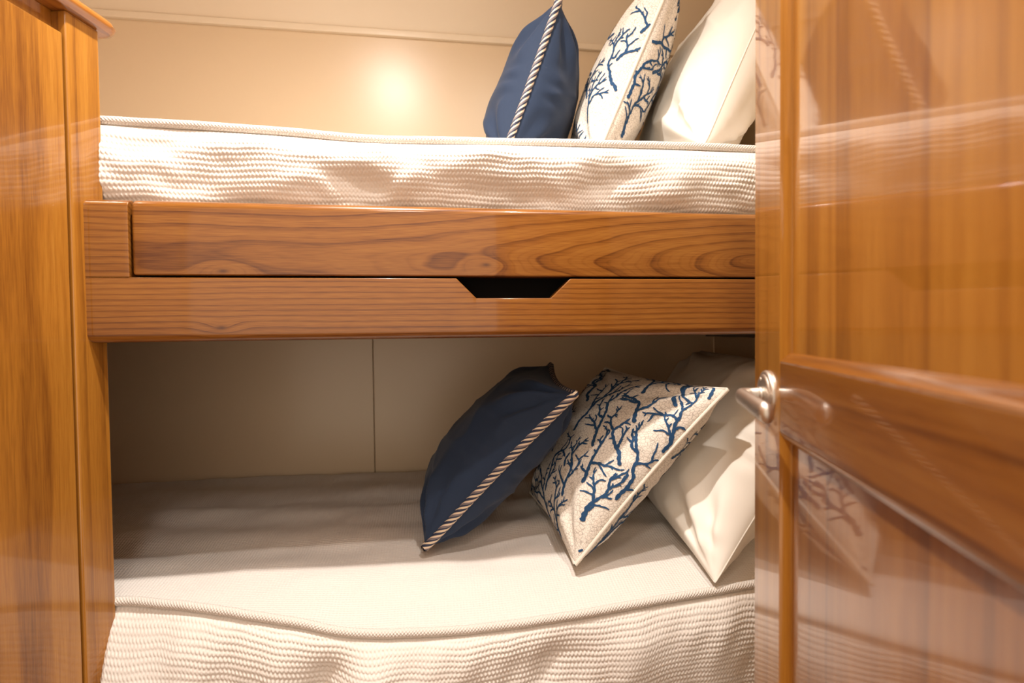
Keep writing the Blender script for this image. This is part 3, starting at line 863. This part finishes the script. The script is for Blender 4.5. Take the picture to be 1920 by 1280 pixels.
# the visible face looks towards local -y... the body lies behind it (y 0 .. DT)
def seg_box(name, x0, x1, z0, z1, mat, bev=0.0015):
    return box(name, (x0, 0.0, z0), (x1, DT, z1), mat, dr, bev, 2)
seg_box('stile', 0.0, SW, Z0, Z1, M_dsti)
seg_box('stile', DW - SW, DW, Z0, Z1, M_dsti)
seg_box('rail', SW, DW - SW, RZ0, RZ1, M_drai, 0.0008)
seg_box('rail', SW, DW - SW, Z0, Z0 + 0.16, M_drai, 0.0008)
seg_box('rail', SW, DW - SW, Z1 - 0.11, Z1, M_drai, 0.0008)
MW, ME = 0.012, 0.010
def opening(z0, z1, pmat):
    x0, x1 = SW, DW - SW
    box('panel', (x0 - 0.004, ME, z0 - 0.004), (x1 + 0.004, ME + 0.012, z1 + 0.004), pmat, dr)
    # mitred bevel moulding, one strip a side
    O = [(x0, z0), (x1, z0), (x1, z1), (x0, z1)]
    I = [(x0 + MW, z0 + MW), (x1 - MW, z0 + MW), (x1 - MW, z1 - MW), (x0 + MW, z1 - MW)]
    for i in range(4):
        j = (i + 1) % 4
        rings = []
        for k in (i, j):
            o, p = O[k], I[k]
            l = lambda t: (o[0] + (p[0] - o[0]) * t, o[1] + (p[1] - o[1]) * t)
            prof = [(0.0, 0.0005), (0.12, 0.0), (0.35, 0.0014), (0.7, 0.0052), (0.9, 0.0075), (1.0, ME), (0.0, ME)]
            rings.append([(l(t)[0], y, l(t)[1]) for t, y in prof])
        mo = loft('moulding', rings, M_drai if i % 2 == 0 else M_dsti, dr, smooth=True)
        mo.data.set_sharp_from_angle(angle=math.radians(40))
opening(RZ1, Z1 - 0.11, M_dpan)
opening(Z0 + 0.16, RZ0, M_dpan2)

# lever handle (a part of the door)
hx, hz = 0.060, 1.0635
th = np.linspace(0, 2 * np.pi, 49)[:-1]
prof = [(0.0298, 0.0), (0.0300, 0.002), (0.0288, 0.0042), (0.0262, 0.0050), (0.0254, 0.0046), (0.0248, 0.0056), (0.0235, 0.0068), (0.020, 0.0072), (0.0120, 0.0074), (0.002, 0.0075)]
rs = [[(hx + r * math.cos(a), -d, hz + r * math.sin(a)) for a in th] for r, d in prof]
hd = loft('lever_handle', rs, M_nickel, dr); hd['label'] = 'satin nickel lever handle on a round rose'
hd.data.set_sharp_from_angle(angle=math.radians(50))
rs = [[(hx + r * math.cos(a), -d, hz + r * math.sin(a)) for a in th] for r, d in [(0.0092, 0.0068), (0.0096, 0.0085), (0.0096, 0.0105), (0.0086, 0.0118)]]
loft('collar', rs, M_nickel, hd)
# neck then blade, one swept body
P = []
R_ = []
for t in np.linspace(0, 1, 10): P.append((hx, -0.008 - 0.012 * t, hz)); R_.append(0.0072 - 0.0008 * t)
for a in np.linspace(0.1, math.pi / 2, 14):
    P.append((hx + 0.014 * (1 - math.cos(a)), -0.020 - 0.014 * math.sin(a), hz - 0.001 * a)); R_.append(0.0066 + 0.0016 * a / 1.57)
for t in np.linspace(0.06, 1, 26):
    P.append((hx + 0.014 + 0.082 * t, -0.034 + 0.005 * t ** 2, hz - 0.0015 - 0.007 * t ** 1.5)); R_.append(0.0082 + 0.0016 * t)
for a in np.linspace(0.12, math.pi / 2, 10):
    P.append((hx + 0.096 + 0.0090 * math.sin(a), -0.029 + 0.001 * math.sin(a), hz - 0.0085)); R_.append(max(0.0003, 0.0098 * math.cos(a)))
P = np.array(P); V, F, uv = tube_path(P, np.array(R_), 20, ell=(1.22, 0.86), upv=(0, 0, 1))
lv = mesh_np('lever', V, F, M_nickel, hd)
# rose screw
rs = [[(hx - 0.004 + r * math.cos(a), -d, hz + 0.019 + r * math.sin(a)) for a in th[::4]] for r, d in [(0.0016, 0.0068), (0.0016, 0.0080), (0.0008, 0.0084)]]
loft('screw', rs, M_nickel, hd)
# back plate on the hidden side
rs = [[(hx + r * math.cos(a), DT + d, hz + r * math.sin(a)) for a in th] for r, d in prof]
loft('rose', rs, M_nickel, hd)

# doorway partition that carries the hinges
hp = Vector((0.431 - 0.319 * DW, 0.664 - 0.948 * DW, 0))
px0 = hp.x + 0.040
tag(box('wall_front', (px0 + 0.05, hp.y - 0.08, 0.0), (X1 - 0.001, hp.y - 0.02, CEIL - 0.001), M_vinyl), kind='structure')
tag(box('trim_2', (px0, hp.y - 0.09, 0.0), (px0 + 0.05, hp.y - 0.01, 2.06), M_dsti, None, 0.004), kind='structure')
